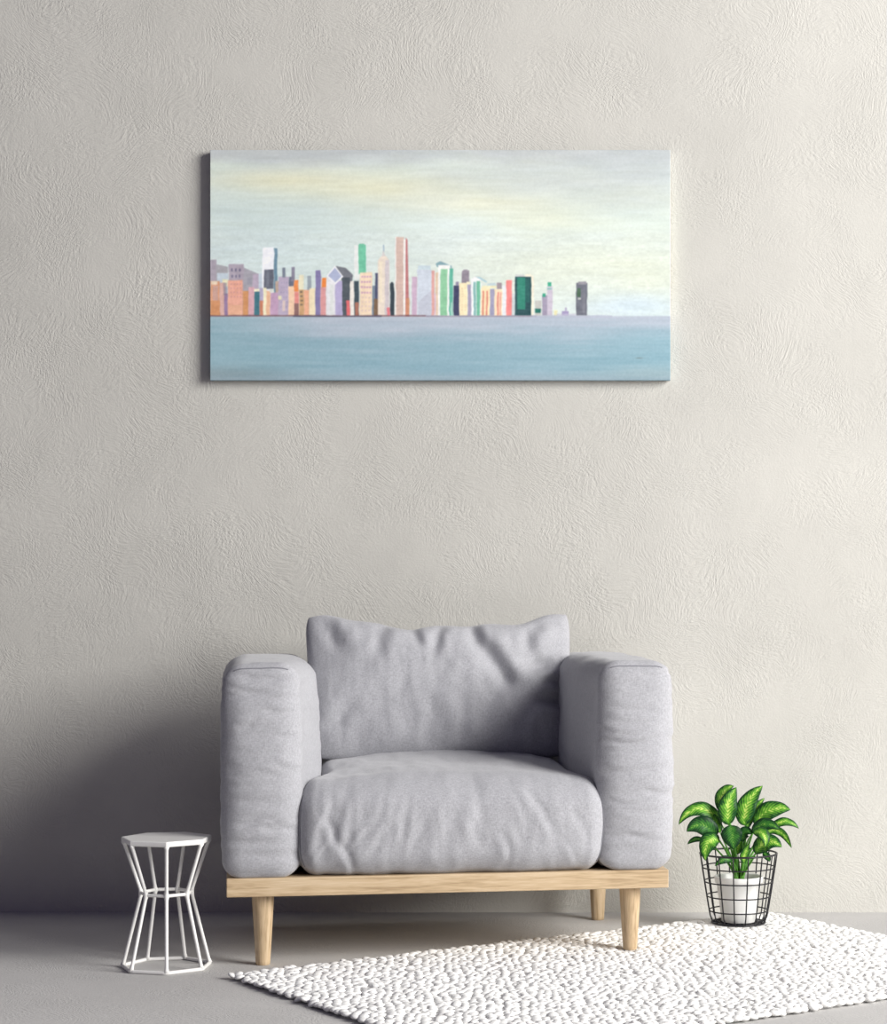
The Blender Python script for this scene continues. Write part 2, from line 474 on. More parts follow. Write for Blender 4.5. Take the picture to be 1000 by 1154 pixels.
# --- back cushion (two puffed panels joined along a seam)
def pillow(name, W, H, T, cx, cy, cz, tilt):
    nx, nz = 150, 90
    def ax(n): 
        t = np.linspace(-1, 1, n+1); return np.sin(t*PI/2)*.5+t*.5
    S, Tt = np.meshgrid(ax(nx), ax(nz), indexing='ij'); s = S.ravel(); t = Tt.ravel()
    X = s*W*(1-.035*(1-t*t) - np.where(t < 0, .075*t*t, 0))
    top = np.where(t > 0, 1, 0)
    Z = t*H*(1 - (.235*top+.03*(1-top))*(1-np.abs(s)**1.7)*np.abs(t)**1.5)
    # rounded corner tips
    rc = np.clip((np.abs(s)**6*np.abs(t)**6), 0, 1)
    X -= np.sign(s)*.016*rc; Z -= np.sign(t)*.010*rc
    # small waviness of the top edge
    Z += top*np.abs(t)**4*(.006*np.sin(s*7.5+.6)+.004*np.sin(s*15+2))
    th = T*np.sqrt(np.clip((1-np.abs(s)**3.2)*(1-np.abs(t)**2.6), 0, 1))
    # folds on the front, drawn in the (x,z) chart of the cushion
    P2 = np.stack([X, Z], 1)
    f = np.zeros(len(X))
    folds = [((.01, .165), (-.02, .06), .010, .010), ((-.07, .165), (-.055, .08), .010, .008), ((.085, .17), (.10, .07), .012, .013),
             ((.10, .11), (.205, -.04), .017, .020), ((.18, .02), (.10, -.13), .020, .010), ((.335, .06), (.22, .025), .014, .020), ((.335, .00), (.24, -.01), .010, .018),
             ((.33, -.05), (.23, -.06), .013, .018), ((.345, .10), (.26, .07), .012, .010),
             ((-.30, .175), (-.24, .07), .016, .010), ((-.14, .165), (-.17, .06), .014, .008), ((.26, .165), (.22, .08), .014, .010),
             ((-.31, -.12), (-.22, -.05), .014, .008), ((-.05, -.17), (-.03, -.05), .012, .005), ((.04, -.17), (.05, -.04), .012, .006)]
    for (a, b, wd, dp) in folds: f += crease(P2, a, b, wd*1.4, dp*.82, .75)
    # deep dent where the right side tucks in behind the arm
    f -= .030*np.exp(-(((X-.315)/.045)**2+((Z+.045)/.05)**2))
    f -= .014*np.exp(-(((X-.27)/.05)**2+((Z-.035)/.022)**2))
    nz_ = np.array([noise.fractal((x*7+4, z*6-2, .3), 1, 2, 3) for x, z in zip(X, Z)])
    nf = np.array([noise.fractal((x*26+1, z*9+5, 2.3), 1, 2, 3) for x, z in zip(X, Z)])
    body = np.clip(th/T*1.6, 0, 1)
    Yf = -th*1.0 - f*body - nz_*.010*body - nf*.0022*body
    Yb = th*.75
    V = np.concatenate([np.stack([X, Yf, Z], 1), np.stack([X, Yb, Z], 1)])
    m = nz+1
    i, j = np.meshgrid(np.arange(nx), np.arange(nz), indexing='ij'); i = i.ravel(); j = j.ravel()
    q = np.stack([i*m+j, (i+1)*m+j, (i+1)*m+j+1, i*m+j+1], 1)
    F = np.concatenate([q, q[:, ::-1]+len(X)])
    key = np.round(V*1e5).astype(np.int64)
    _, idx, inv = np.unique(key, axis=0, return_index=True, return_inverse=True)
    V = V[idx]; F = inv.ravel()[F]
    c, s_ = math.cos(tilt), math.sin(tilt)
    y = V[:, 1]*c + V[:, 2]*s_; z = V[:, 2]*c - V[:, 1]*s_
    Q = np.stack([V[:, 0]+cx, y+cy, z+cz], 1)
    o = mesh_obj(name, Q, F, M_FAB, chair)
    return o
pillow('back_cushion', .355, .200, .078, .019, .165, .637, math.radians(17))

# ------------------------------------------------------------------ hourglass side table (seven-sided)
tb = tag(empty('side_table', (-0.986, -0.84, 0)),
         'small white metal hourglass side table with seven-sided top left of the armchair', 'side table')
def hept(r, z, k):
    a = -PI/2 + 2*PI*k/7 + math.radians(11.3)
    return Vector((r*math.cos(a), r*math.sin(a), z))
RB, RM, RT = .1045, .0600, .1015
ZB, ZM, ZT = .0045, .176, .297
def ring(r, z, rad, name):
    mb = MB(); pts = []
    for k in range(7):
        a, b_, c_ = hept(r, z, k-1), hept(r, z, k), hept(r, z, k+1)
        for t in (-.10, -.05, 0, .05, .10):
            p = b_.lerp(c_, abs(t)) if t > 0 else b_.lerp(a, abs(t))
            if t == 0: p = b_*0.985; p.z = z
            pts.append(p)
    mb.tube(pts, rad, 10, closed=True); return mb.build(name, M_WHITE, tb)
ring(RB, ZB, .0045, 'base_ring'); ring(RM, ZM, .0040, 'middle_ring')
for k in range(7):
    mb = MB()
    a, m_, t_ = hept(RB*.985, ZB, k), hept(RM*.985, ZM, k), hept(RT, ZT, k)
    pts = []; rad = []
    for i in range(17):
        t = i/16; pts.append(a.lerp(m_, t)); e = min(t, 1-t); rad.append(.0042+.0026*math.exp(-(e/.035)**2))
    for i in range(1, 15):
        t = i/14; pts.append(m_.lerp(t_, t)); e = min(t, 1-t); rad.append(.0042+.0028*math.exp(-(e/.045)**2))
    mb.tube(pts, rad, 10); mb.build('leg', M_WHITE, tb)
bm = bmesh.new()
prof = [(.1045, .2945), (.1065, .2955), (.1075, .298), (.1075, .3045), (.1065, .3065), (.1045, .3072)]
rows = []
for r, z in prof:
    row = []
    for k in range(7):
        b_ = hept(r, z, k); a = hept(r, z, k-1); c_ = hept(r, z, k+1)
        for t in (-.06, -.02, .02, .06):
            p = b_.lerp(c_, t) if t > 0 else b_.lerp(a, -t)
            row.append(bm.verts.new(p))
    rows.append(row)
n = len(rows[0])
for i in range(len(rows)-1):
    for k in range(n):
        bm.faces.new((rows[i][k], rows[i][(k+1) % n], rows[i+1][(k+1) % n], rows[i+1][k]))
bm.faces.new(rows[-1]); bm.faces.new(rows[0][::-1])
me = bpy.data.meshes.new('table_top'); bm.to_mesh(me); bm.free(); me.materials.append(M_WHITE)
o = bpy.data.objects.new('table_top', me); COL.objects.link(o); o.parent = tb

# ------------------------------------------------------------------ chunky wool rug
A0 = np.array([-0.809, -0.995]); ua = np.array([.817, .577]); ub = np.array([.577, -.817])
LA, LB = 1.594, 1.045
FRL = np.array([.109, -.6645])
def make_rug():
    rng = np.random.default_rng(3)
    nu, nv = 10, 6
    base = [(0, 0, 1)]
    for i in range(1, nv):
        ph = PI*i/nv
        for k in range(nu): base.append((math.sin(ph)*math.cos(2*PI*k/nu), math.sin(ph)*math.sin(2*PI*k/nu), math.cos(ph)))
    base.append((0, 0, -1)); base = np.array(base); nb = len(base)
    tri = []
    for k in range(nu):
        l = (k+1) % nu
        tri.append((0, 1+k, 1+l)); last = 1+(nv-2)*nu; tri.append((nb-1, last+l, last+k))
        for i in range(nv-2):
            a = 1+i*nu; b = a+nu
            tri.append((a+k, b+k, b+l)); tri.append((a+k, b+l, a+l))
    tri = np.array(tri)
    VV = []; FF = []; off = 0
    su, sv = .0205, .0180
    nrow = int(LB/sv); ncol = int(LA/su)
    for r in range(nrow+1):
        for c in range(ncol+1):
            a = c*su + (r % 2)*su*.5 + rng.normal(0, .0030); b = r*sv + rng.normal(0, .0026)
            a += .004*math.sin(b*23); b += .004*math.sin(a*19)
            a = min(max(a, .004), LA-.002); b = min(max(b, .004), LB-.004)
            p = A0+ua*a+ub*b
            sx, sy, sz = rng.uniform(.0122, .0156), rng.uniform(.0104, .0130), rng.uniform(.0050, .0064)
            ang = math.atan2(ua[1], ua[0]) + (0.65 if (r % 2) else -0.65) + rng.normal(0, .45)
            tl = rng.normal(0, .22)
            Q = base*np.array([sx, sy, sz])
            Q = Q + 0  # tilt about local y
            x = Q[:, 0]*math.cos(tl)-Q[:, 2]*math.sin(tl); z = Q[:, 0]*math.sin(tl)+Q[:, 2]*math.cos(tl)
            X = x*math.cos(ang)-Q[:, 1]*math.sin(ang); Y = x*math.sin(ang)+Q[:, 1]*math.cos(ang)
            zc = .0098+rng.uniform(-.0012, .0016)
            if (min(a, b, LA-a, LB-b) < .02): zc -= .0008
            zz = np.maximum(z+zc, .0012)
            if np.linalg.norm(p-np.array([.401, -.270])) < .095: zz = np.minimum(zz, .0138)
            if np.linalg.norm(p-FRL) < .032: zz = np.minimum(zz, .0122)
            VV.append(np.stack([X+p[0], Y+p[1], zz], 1)); FF.append(tri+off); off += nb
    # woven backing
    i0 = .012
    c4 = [A0+ua*i0+ub*i0, A0+ua*(LA-i0)+ub*i0, A0+ua*(LA-i0)+ub*(LB-i0), A0+ua*i0+ub*(LB-i0)]
    V8 = np.array([[*p, .0006] for p in c4]+[[*p, .0100] for p in c4])
    VV.append(V8)
    q = np.array([(0, 1, 2), (0, 2, 3), (4, 6, 5), (4, 7, 6), (0, 5, 1), (0, 4, 5), (1, 6, 2), (1, 5, 6), (2, 7, 3), (2, 6, 7), (3, 4, 0), (3, 7, 4)])+off
    FF.append(q)
    return mesh_obj('rug', np.concatenate(VV), np.concatenate(FF), M_WOOL)
rug = tag(make_rug(), 'white chunky knotted wool rug lying diagonally on the grey floor', 'rug')

# ------------------------------------------------------------------ wire basket
RUGTOP = .0140
bx, by = .401, -.270
bk = tag(empty('wire_basket', (bx, by, RUGTOP)), 'black wire basket with grid sides on the rug, holding the potted plant', 'basket')
BH = .183; r0, r1 = .0700, .1005
def br(z): return r0+(r1-r0)*(z/BH)**0.9
wr = .0018
def circ(r, z, n=64): return [(r*math.cos(2*PI*k/n), r*math.sin(2*PI*k/n), z) for k in range(n)]
mb = MB(); mb.tube(circ(r1, BH), .0025, 8, True); mb.build('rim', M_WIRE, bk)
heights = [.0, .034, .072, .110, .147]
for z in heights[1:]:
    mb = MB(); mb.tube(circ(br(z), z), wr, 6, True); mb.build('hoop', M_WIRE, bk)
for k in range(16):
    a = -PI/2+math.radians(-11.9+22.5*k); mb = MB()
    pts = [(r_*math.cos(a), r_*math.sin(a), z) for r_, z in [(.012, .0022), (r0*.6, .0022), (r0*.93, .0022), (r0*.985, .004), (r0*1.01, .010)]]
    pts += [((br(z)+.001)*math.cos(a), (br(z)+.001)*math.sin(a), z) for z in np.linspace(.02, BH, 8)]
    mb.tube(pts, wr, 6); mb.build('wire', M_WIRE, bk)
mb = MB(); mb.tube(circ(r0, .0025), .0022, 8, True); mb.tube(circ(r0*.72, .0022), .0014, 6, True); mb.tube(circ(r0*.40, .0022), .0014, 6, True); mb.build('base', M_WIRE, bk)

# ------------------------------------------------------------------ potted plant
pz = RUGTOP+.0044
pp = tag(empty('potted_plant', (bx+.001, by, pz)), 'leafy variegated green houseplant in a white pot standing inside the wire basket', 'plant')
PH = .119
mb = MB()
mb.lathe([(0, 0), (.043, 0), (.0455, .002), (.0515, .050), (.0585, PH-.018), (.0625, PH-.016), (.0642, PH-.003), (.0635, PH), (.0600, PH), (.0585, PH-.004), (.0560, PH-.02), (.0550, PH-.03)], 56)
mb.build('pot', M_POT, pp)
mb = MB()
mb.lathe([(.0555, PH-.020), (.045, PH-.014), (.03, PH-.0125), (.012, PH-.011), (0, PH-.011)], 40); mb.build('soil', M_SOIL, pp)

K = .000395   # metres per pixel of the plant close-up
def pt(px, py, d): return Vector(((px-484)*K, d, PH + (700-py)*K))
def leaf(mid, width, mat, roll=0.0, fold=0.25, facing=None, pos=0.45):
    """mid: midrib points base -> tip (3-D). width: full width. roll: turns the blade about its midrib"""
    ns, nw = 22, 10
    P = [Vector(p) for p in mid]
    def bez(t):
        m = len(P)-1
        q = [p.copy() for p in P]
        for r in range(m):
            for i in range(m-r): q[i] = q[i].lerp(q[i+1], t)
        return q[0]
    V = []; UV = []; F = []
    face = Vector(facing) if facing else Vector((0, -1, .35))
    for i in range(ns+1):
        t = i/ns; c = bez(t); tg = (bez(min(1, t+.01))-bez(max(0, t-.01))).normalized()
        side = tg.cross(face)
        if side.length < 1e-3: side = Vector((1, 0, 0))
        side.normalize(); nrm = side.cross(tg).normalized()
        side = Matrix.Rotation(roll, 3, tg) @ side; nrm = Matrix.Rotation(roll, 3, tg) @ nrm
        # ovate outline, drawn out to a pointed tip
        prof = (t**0.62)*((1-t)**0.85)*1.93 if 0 < t < 1 else 0
        w = width/2*min(1.0, prof)+.0003
        wave = .035*math.sin(t*17)*width
        for j in range(nw+1):
            v = j/nw*2-1
            p = c + side*(v*w*math.cos(fold)) + nrm*(abs(v)*w*math.sin(fold)) - nrm*(v*v*w*.28) + nrm*(wave*v*v*.6)
            V.append(p); UV.append((t, (v+1)/2))
    for i in range(ns):
        for j in range(nw):
            a = i*(nw+1)+j; F.append((a, a+1, a+nw+2, a+nw+1))
    o = mesh_obj('leaf', V, F, mat, pp)
    uvl = o.data.uv_layers.new(name='UVMap')
    for li, l in enumerate(o.data.loops): uvl.data[li].uv = UV[l.vertex_index]
    md = o.modifiers.new('thickness', 'SOLIDIFY'); md.thickness = .0007
    return o
LG, DK = M_LEAF, M_LEAFD
leaves = [  # base(px,py,depth), ctrl..., tip, width px, material, roll, petiole foot px
    ([(415, 360, -.012), (400, 270, -.020), (400, 200, -.018), (470, 112, .004)], 150, LG, 0.10, 470),
    ([(400, 300, .020), (340, 200, .016), (380, 120, .018), (455, 108, .022)], 110, LG, -.3, 470),
    ([(524, 366, -.010), (500, 270, -.014), (540, 180, -.012), (645, 104, .010)], 150, LG, -.10, 505),
    ([(538, 400, .018), (560, 300, .022), (600, 250, .024), (662, 192, .032)], 80, LG, .3, 512),
    ([(372, 362, .010), (300, 240, .004), (170, 200, .000), (83, 358, -.010)], 125, LG, .25, 465),
    ([(332, 425, -.034), (280, 345, -.046), (200, 320, -.05), (132, 392, -.052)], 150, DK, -.15, 460),
    ([(362, 415, .000), (330, 330, .000), (280, 300, .000), (222, 318, .004)], 110, LG, .1, 466),
    ([(348, 462, -.045), (300, 420, -.060), (240, 450, -.068), (252, 578, -.070)], 150, LG, .2, 468),
    ([(260, 475, .03), (210, 455, .035), (180, 470, .04), (148, 503, .04)], 44, DK, .0, 460),
    ([(420, 350, -.048), (425, 390, -.056), (435, 440, -.058), (442, 508, -.052)], 165, DK, .0, 480),
    ([(506, 470, -.015), (500, 410, -.02), (530, 370, -.02), (572, 420, -.024)], 90, DK, .0, 498),
    ([(570, 405, -.050), (620, 370, -.062), (665, 410, -.07), (640, 486, -.075)], 100, LG, -.2, 505),
    ([(596, 372, .010), (640, 250, .006), (740, 240, .004), (828, 262, .004)], 145, LG, -.1, 508),
    ([(572, 412, -.026), (610, 330, -.034), (690, 330, -.038), (742, 380, -.044)], 100, DK, -.1, 506),
    ([(700, 395, .030), (760, 335, .03), (830, 330, .03), (890, 395, .03)], 72, LG, -.2, 510),
    ([(650, 425, .012), (740, 370, .01), (790, 410, .006), (834, 516, .000)], 64, LG, .4, 510),
    ([(588, 545, -.035), (620, 450, -.05), (690, 430, -.055), (756, 490, -.062)], 140, LG, -.1, 510),
    ([(650, 545, .01), (665, 560, .0), (680, 580, .0), (692, 606, .0)], 56, DK, .0, 505),
    ([(430, 590, -.045), (400, 560, -.055), (360, 570, -.06), (316, 614, -.062)], 62, DK, .0, 476),
    ([(512, 600, -.045), (500, 560, -.05), (520, 520, -.052), (545, 470, -.048)], 70, LG, .2, 500),
    ([(478, 560, .0), (470, 500, .0), (495, 450, .004), (520, 420, .01)], 80, LG, -.2, 490),
]
for pts, wpx, mat, roll, foot in leaves:
    mid = [pt(*p) for p in pts]
    leaf(mid, wpx*K*1.25, mat, roll)
    b0 = mid[0]; f0 = Vector(((foot-484)*K*.9, random.uniform(-.014, .012), PH-.014))
    d = (mid[1]-mid[0]).normalized()
    mb = MB(); st = []; rr = []
    m1 = f0+Vector((0, 0, .35*(b0.z-f0.z))); m2 = b0-d*min(.03, (b0-f0).length*.35)
    for i in range(13):
        t = i/12
        p = f0*(1-t)**3+m1*3*t*(1-t)**2+m2*3*t*t*(1-t)+b0*t**3
        st.append(p); rr.append(.0042*(1-t)+.0014*t)
    mb.tube(st, rr, 7); mb.build('stem', M_STEM, pp)

# ------------------------------------------------------------------ skyline painting
def value_noise(x, y, sx, sy, seed, octs=3):
    out = np.zeros_like(x); amp = 1; tot = 0
    for o_ in range(octs):
        rng = np.random.default_rng(seed+o_*13); G = rng.random((257, 257))
        u = (x/sx*(2**o_)); v = (y/sy*(2**o_))
        iu = np.floor(u).astype(int); iv = np.floor(v).astype(int); fu = u-iu; fv = v-iv
        fu = fu*fu*(3-2*fu); fv = fv*fv*(3-2*fv); iu %= 256; iv %= 256
        g = (G[iu, iv]*(1-fu)+G[iu+1, iv]*fu)*(1-fv)+(G[iu, iv+1]*(1-fu)+G[iu+1, iv+1]*fu)*fv
        out += amp*(g-.5); tot += amp; amp *= .55
    return out/tot*2
def paint(x, y):
    """x 0..520 across, y 0..260 down; sRGB 0..255"""
    C = np.zeros(x.shape+(3,))
    def mix(c, a):
        nonlocal C
        C = C*(1-a[..., None])+np.array(c, float)*a[..., None]
    def blob(cx, cy, rx, ry, c, k=1.0, p=1.0):
        mix(c, np.clip(k*np.exp(-(((x-cx)/rx)**2+((y-cy)/ry)**2)**p), 0, 1))
    wob = value_noise(x, y, 90, 18, 1)*14
    yy = y+wob
    C[:] = (216, 224, 214)
    mix((190, 191, 192), (1-smoothstep(2, 34, yy))*.92)
    blob(40, 60, 110, 30, (203, 214, 210), .8)
    blob(90, 34, 90, 12, (223, 218, 188), .85); blob(200, 44, 110, 16, (226, 222, 192), .85)
    blob(300, 62, 90, 14, (228, 224, 196), .9); blob(360, 80, 70, 12, (222, 222, 198), .7)
    blob(400, 34, 130, 20, (196, 199, 196), .8); blob(490, 20, 60, 30, (188, 192, 194), .8); blob(480, 55, 80, 14, (202, 205, 196), .6)
    blob(280, 92, 70, 30, (224, 234, 230), .7); blob(70, 120, 130, 40, (204, 220, 222), .75)
    blob(410, 130, 120, 26, (222, 226, 206), .7); blob(500, 145, 50, 26, (224, 226, 200), .7)
    blob(480, 177, 70, 16, (200, 216, 226), .85); blob(520, 120, 40, 40, (208, 214, 200), .4)
    br_ = value_noise(x+y*.3, y, 36, 3.2, 5, 3)
    C += br_[..., None]*np.array([7, 7, 9])
    C += value_noise(x, y, 60, 14, 8, 3)[..., None]*np.array([7, 6, 3])
    C = C*1.02+np.array([-3, 1, 2.])
    sky = C.copy()
    # water
    wy = smoothstep(186.5, 188.5, y)
    C = np.zeros_like(C)+np.array([182., 192., 206.])
    dw = smoothstep(190, 232, y+value_noise(x, y, 70, 6, 21)*10)
    mix((140, 176, 190), dw*.95)
    mix((146, 182, 194), smoothstep(150, 0, x)*.8)
    mix((140, 178, 192), smoothstep(380, 520, x)*smoothstep(195, 215, y)*.8)
    mix((150, 170, 182), smoothstep(246, 260, y)*.7)
    blob(20, 252, 70, 8, (135, 150, 155), .5); blob(500, 252, 60, 8, (160, 180, 184), .5)
    C += value_noise(x, y, 60, 4, 31, 4)[..., None]*np.array([13, 9, 8])
    blob(485, 235, 4, .6, (110, 120, 122), .8)
    water = C.copy()
    C = sky*(1-wy[..., None])+water*wy[..., None]
    # skyline
    jx = value_noise(x, y, 9, 9, 41, 2)*.7
    X0, Y0 = 236, 168; BASE = 187.0
    def B(x0, x1, yt, c, yb=None, a=1.0, grain=9):
        nonlocal C
        xa, xb, ya = x0-X0, x1-X0, yt-Y0; b_ = BASE if yb is None else yb-Y0
        cov = np.clip(x+jx-xa+.5, 0, 1)*np.clip(xb-x-jx+.5, 0, 1)*np.clip(y+jx*.8-ya+.5, 0, 1)*np.clip(b_-y+.5, 0, 1)*a
        g = value_noise(x, y, 3, 8, int(x0*7+yt), 2)*grain
        C = C*(1-cov[..., None])+(np.array(c, float)+g[..., None])*cov[..., None]
    def poly(pts, c, a=1.0):
        nonlocal C
        cov = np.ones_like(x); m = len(pts)
        for i in range(m):
            (x1, y1), (x2, y2) = pts[i], pts[(i+1) % m]
            nx_, ny_ = -(y2-y1), (x2-x1); l = math.hypot(nx_, ny_)
            cov = cov*np.clip(((x+X0-x1)*nx_+(y+Y0-y1)*ny_)/l+.5, 0, 1)
        C = C*(1-(cov*a)[..., None])+np.array(c, float)*(cov*a)[..., None]
    def dots(x0, x1, y0, y1, nx_, ny_, c, a=.7, w=1.2, h=1.6):
        for i in range(nx_):
            for j in range(ny_):
                cx = x0+(x1-x0)*(i+.5)/nx_; cy = y0+(y1-y0)*(j+.5)/ny_
                B(cx-w/2, cx+w/2, cy-h/2, c, cy+h/2, a, 4)
    # haze behind the city
    mix((205, 214, 222), np.exp(-((y-172)/14)**2)*smoothstep(330, 250, x)*.5)
    # far left grey mass
    B(236, 243.5, 292, (168, 158, 172)); poly([(243, 297), (256, 300), (257, 356), (243, 356)], (160, 156, 164), .9)
    B(244, 256, 307, (196, 212, 224)); poly([(272, 300), (291, 308), (291, 356), (272, 356)], (160, 156, 168), .95)
    B(257, 274, 297, (170, 158, 174)); dots(258.5, 271.5, 300, 314, 3, 2, (88, 84, 116), .8, 2, 3.5)
    B(284, 291, 308, (182, 166, 188)); B(250, 256, 314, (240, 234, 190), 322)
    B(278, 283, 312, (140, 140, 158), 320, .6)
    B(291, 297, 308, (196, 210, 224)); B(295, 308, 278, (246, 248, 254)); B(308.3, 311.8, 279, (96, 134, 158), 332)
    B(297, 308, 303, (88, 94, 110), 325); B(300, 303, 305, (120, 124, 140), 322, .6)
    B(310, 314, 316, (190, 160, 140)); 
    # front row, left
    B(236, 247, 316, (228, 156, 116)); B(237, 244, 316, (246, 222, 190), 320); B(239, 245, 321, (204, 160, 150), 338, .8)
    B(236, 248, 338, (218, 140, 84), None, .8); B(247, 253, 318, (222, 172, 160)); B(252, 256, 330, (146, 116, 158)); B(251, 255, 318, (120, 110, 130), 332, .6)
    B(256, 273, 315, (242, 168, 142)); dots(258, 272, 317, 336, 4, 4, (204, 126, 140), .6, 1.5, 1.8); B(257, 272, 343, (244, 186, 140), None, .5)
    B(273, 279.5, 327, (216, 142, 84)); B(279.5, 286, 323, (222, 168, 178)); B(285.5, 292, 325, (250, 244, 206), 328)
    B(286, 292, 328, (52, 112, 128)); B(292, 296, 324, (172, 164, 196)); B(292, 296, 338, (208, 122, 88))
    B(296, 300, 324, (252, 242, 200)); B(299.5, 304, 327, (244, 186, 146)); B(304, 313, 329, (194, 154, 188)); B(303, 308, 325, (220, 226, 214), 329)
    B(313, 325, 311, (184, 168, 194)); dots(315, 324, 315, 348, 3, 6, (128, 120, 170), .5); B(317.5, 321, 301, (112, 122, 140), 312)
    B(313, 317, 333, (232, 226, 180), 337); B(318, 321, 338, (232, 206, 190), 350, .8)
    B(325, 331, 311, (92, 98, 120), 323); B(327.5, 331.5, 300, (128, 124, 146), 316); B(324.5, 331, 322, (252, 208, 170))
    B(331, 336, 315, (250, 136, 64), 328); B(331, 336, 328, (240, 138, 128)); B(331, 336, 341, (134, 92, 88))
    B(336.5, 341.5, 309, (240, 232, 196)); B(336.5, 342, 326, (206, 156, 104)); dots(337, 341, 326, 345, 1, 4, (96, 84, 70), .8, 3, 2)
    B(345.5, 350, 310, (146, 158, 168)); B(342, 348, 326, (244, 172, 134)); B(348, 355, 324, (246, 228, 186))
    B(355, 361, 304, (122, 112, 166)); B(361, 367, 323, (222, 146, 146)); B(362, 367, 312, (250, 128, 48), 323)
    # slanted-roof tower with a lozenge face
    poly([(378, 299), (389, 301), (397.5, 309), (396, 319), (385, 316)], (104, 108, 118))
    B(385, 394, 312, (56, 66, 76), None, .95); B(390, 394, 338, (232, 96, 100))
    B(367.5, 378, 311, (232, 232, 236)); B(377.5, 385.5, 316, (178, 168, 212)); B(371, 375, 320, (218, 224, 220), 354, .7)
    poly([(377, 298.5), (386.5, 311), (377.5, 320), (367.5, 310)], (246, 246, 250)); poly([(377, 301), (384.5, 310.5), (377.5, 317.5), (369.5, 310)], (168, 178, 212))
    B(394, 399, 316, (238, 232, 222)); B(398.5, 404, 316, (50, 68, 78)); B(399.5, 404, 340, (166, 98, 78))
    # green tower
    B(399, 404.5, 276, (238, 242, 238), 314); B(403.5, 412, 275, (98, 196, 156), 308); B(404, 410, 273.7, (98, 196, 156), 277)
    B(405, 419, 306, (246, 218, 184)); dots(406, 418, 308, 332, 4, 4, (186, 132, 180), .75, 2.2, 2.2); dots(406, 418, 332, 352, 3, 4, (220, 190, 190), .6, 2, 2)
    B(419, 424, 321, (108, 126, 146)); B(422.3, 426, 307, (62, 68, 100)); B(421, 426, 336, (118, 84, 52), None, .9)
    # stepped cream tower with spire
    B(431.4, 432.7, 275, (146, 168, 190), 290); poly([(431.5, 281), (434.5, 288), (434.5, 292), (429, 292)], (214, 208, 204))
    poly([(429, 288), (435, 288), (438.5, 293), (438.5, 356), (425.5, 356), (425.5, 293)], (236, 220, 202)); B(433.5, 438.3, 292, (202, 192, 198), None, .9); B(427.5, 430.5, 294, (246, 232, 200), 340, .7)
    B(436, 439.2, 346, (232, 112, 122)); B(439.5, 444, 319, (34, 48, 58)); B(440.5, 443, 317.5, (34, 48, 58), 320)
    # tallest tower
    B(445, 446.4, 266, (246, 242, 238)); B(446, 454.5, 266, (214, 182, 168)); dots(447, 454, 270, 350, 3, 20, (180, 144, 140), .35, 1, 2)
    B(454.3, 456.8, 269, (248, 244, 238)); poly([(457, 267), (459, 269.5), (461, 356), (456.6, 356)], (188, 106, 108)); B(457, 461, 335, (222, 146, 88), None, .6)
    # middle
    B(464, 469.5, 311, (204, 172, 198)); B(470, 486, 303, (206, 216, 230)); B(471, 485, 298.5, (186, 208, 224), 303, .7); poly([(486, 326), (486, 356), (471, 356), (471, 340)], (186, 190, 206), .7)
    B(486, 489.3, 304, (224, 156, 150)); B(490.5, 494, 306, (228, 196, 164)); B(489, 491, 330, (214, 190, 204))
    poly([(491, 296), (496, 293.5), (509, 299), (509, 302), (492, 300)], (104, 150, 164), .85); B(493.5, 507, 298, (246, 246, 242)); B(496, 503.8, 302, (134, 202, 154)); B(506, 510.3, 301.5, (84, 182, 154)); B(508, 509.5, 340, (240, 240, 238), None, .6)
    B(511, 517.5, 321, (44, 48, 84)); B(513.5, 517, 317, (130, 124, 152), 321); B(520.5, 529, 304, (138, 128, 142), 319); B(522, 527, 303, (138, 128, 142), 306)
    B(517.5, 526.5, 318.5, (250, 232, 184)); dots(519, 526, 323, 350, 2, 9, (226, 196, 150), .6); B(527, 531, 320, (156, 146, 176)); B(526, 530, 317, (240, 230, 190), 320)
    B(531, 542, 313, (244, 246, 246)); B(533.5, 536.3, 317, (126, 184, 180)); B(537, 541, 316, (96, 184, 148)); B(534, 539, 311.5, (246, 248, 248), 315)
    poly([(536, 311), (541, 311.5), (549, 316.5), (548, 318)], (150, 196, 212), .8); poly([(549, 319), (558, 318), (560, 322), (549, 322)], (176, 204, 216), .7)
    B(542, 552, 324, (252, 228, 178)); B(543.6, 545.2, 327, (222, 120, 104)); B(547.8, 549.4, 327, (222, 120, 104)); B(543, 560, 321.5, (244, 234, 186), 324)
    B(552, 557.3, 325, (154, 152, 184)); B(557, 566, 325, (252, 224, 184)); B(560, 562, 328, (228, 130, 116)); B(563, 564.6, 328, (236, 160, 140)); B(560, 565.5, 318, (150, 136, 144), 325)
    B(566, 570.5, 321, (232, 236, 240)); B(570.5, 577, 315, (246, 126, 124)); B(577, 581, 330, (190, 204, 210), None, .7)
    # dark green block
    B(580.5, 599, 311, (24, 66, 72)); B(583, 592, 312, (34, 140, 112), 348, .85); B(592, 597, 314, (22, 92, 84), 340, .7); B(599, 601.5, 310, (246, 238, 214)); B(592, 599, 308.5, (250, 238, 214), 311); B(581, 591, 308.5, (196, 196, 200), 311, .7)
    B(603, 610, 338, (176, 170, 166), None, .7); B(603, 609.5, 347, (22, 108, 92), 352); B(611, 617.5, 332, (152, 142, 168)); B(611.5, 615, 330, (40, 160, 124), 334)
    B(616.8, 623, 322, (198, 188, 206)); B(617.5, 621.5, 317.5, (44, 166, 128), 322); B(617, 622, 324, (90, 184, 160), 325.5, .8); B(625, 628.5, 349, (232, 226, 172)); B(633.5, 641, 350, (136, 120, 174), None, .85); B(637, 639, 346, (150, 136, 180), None, .7)
    B(628, 650, 353, (184, 180, 204), None, .6)
    B(649.8, 662, 318, (94, 98, 112)); B(652, 661, 316.5, (140, 138, 148), 320); B(651, 654.5, 324, (58, 92, 66), 334); B(652, 655, 335, (214, 218, 206), 337, .8); B(657, 660, 330, (120, 120, 132), 352, .6)
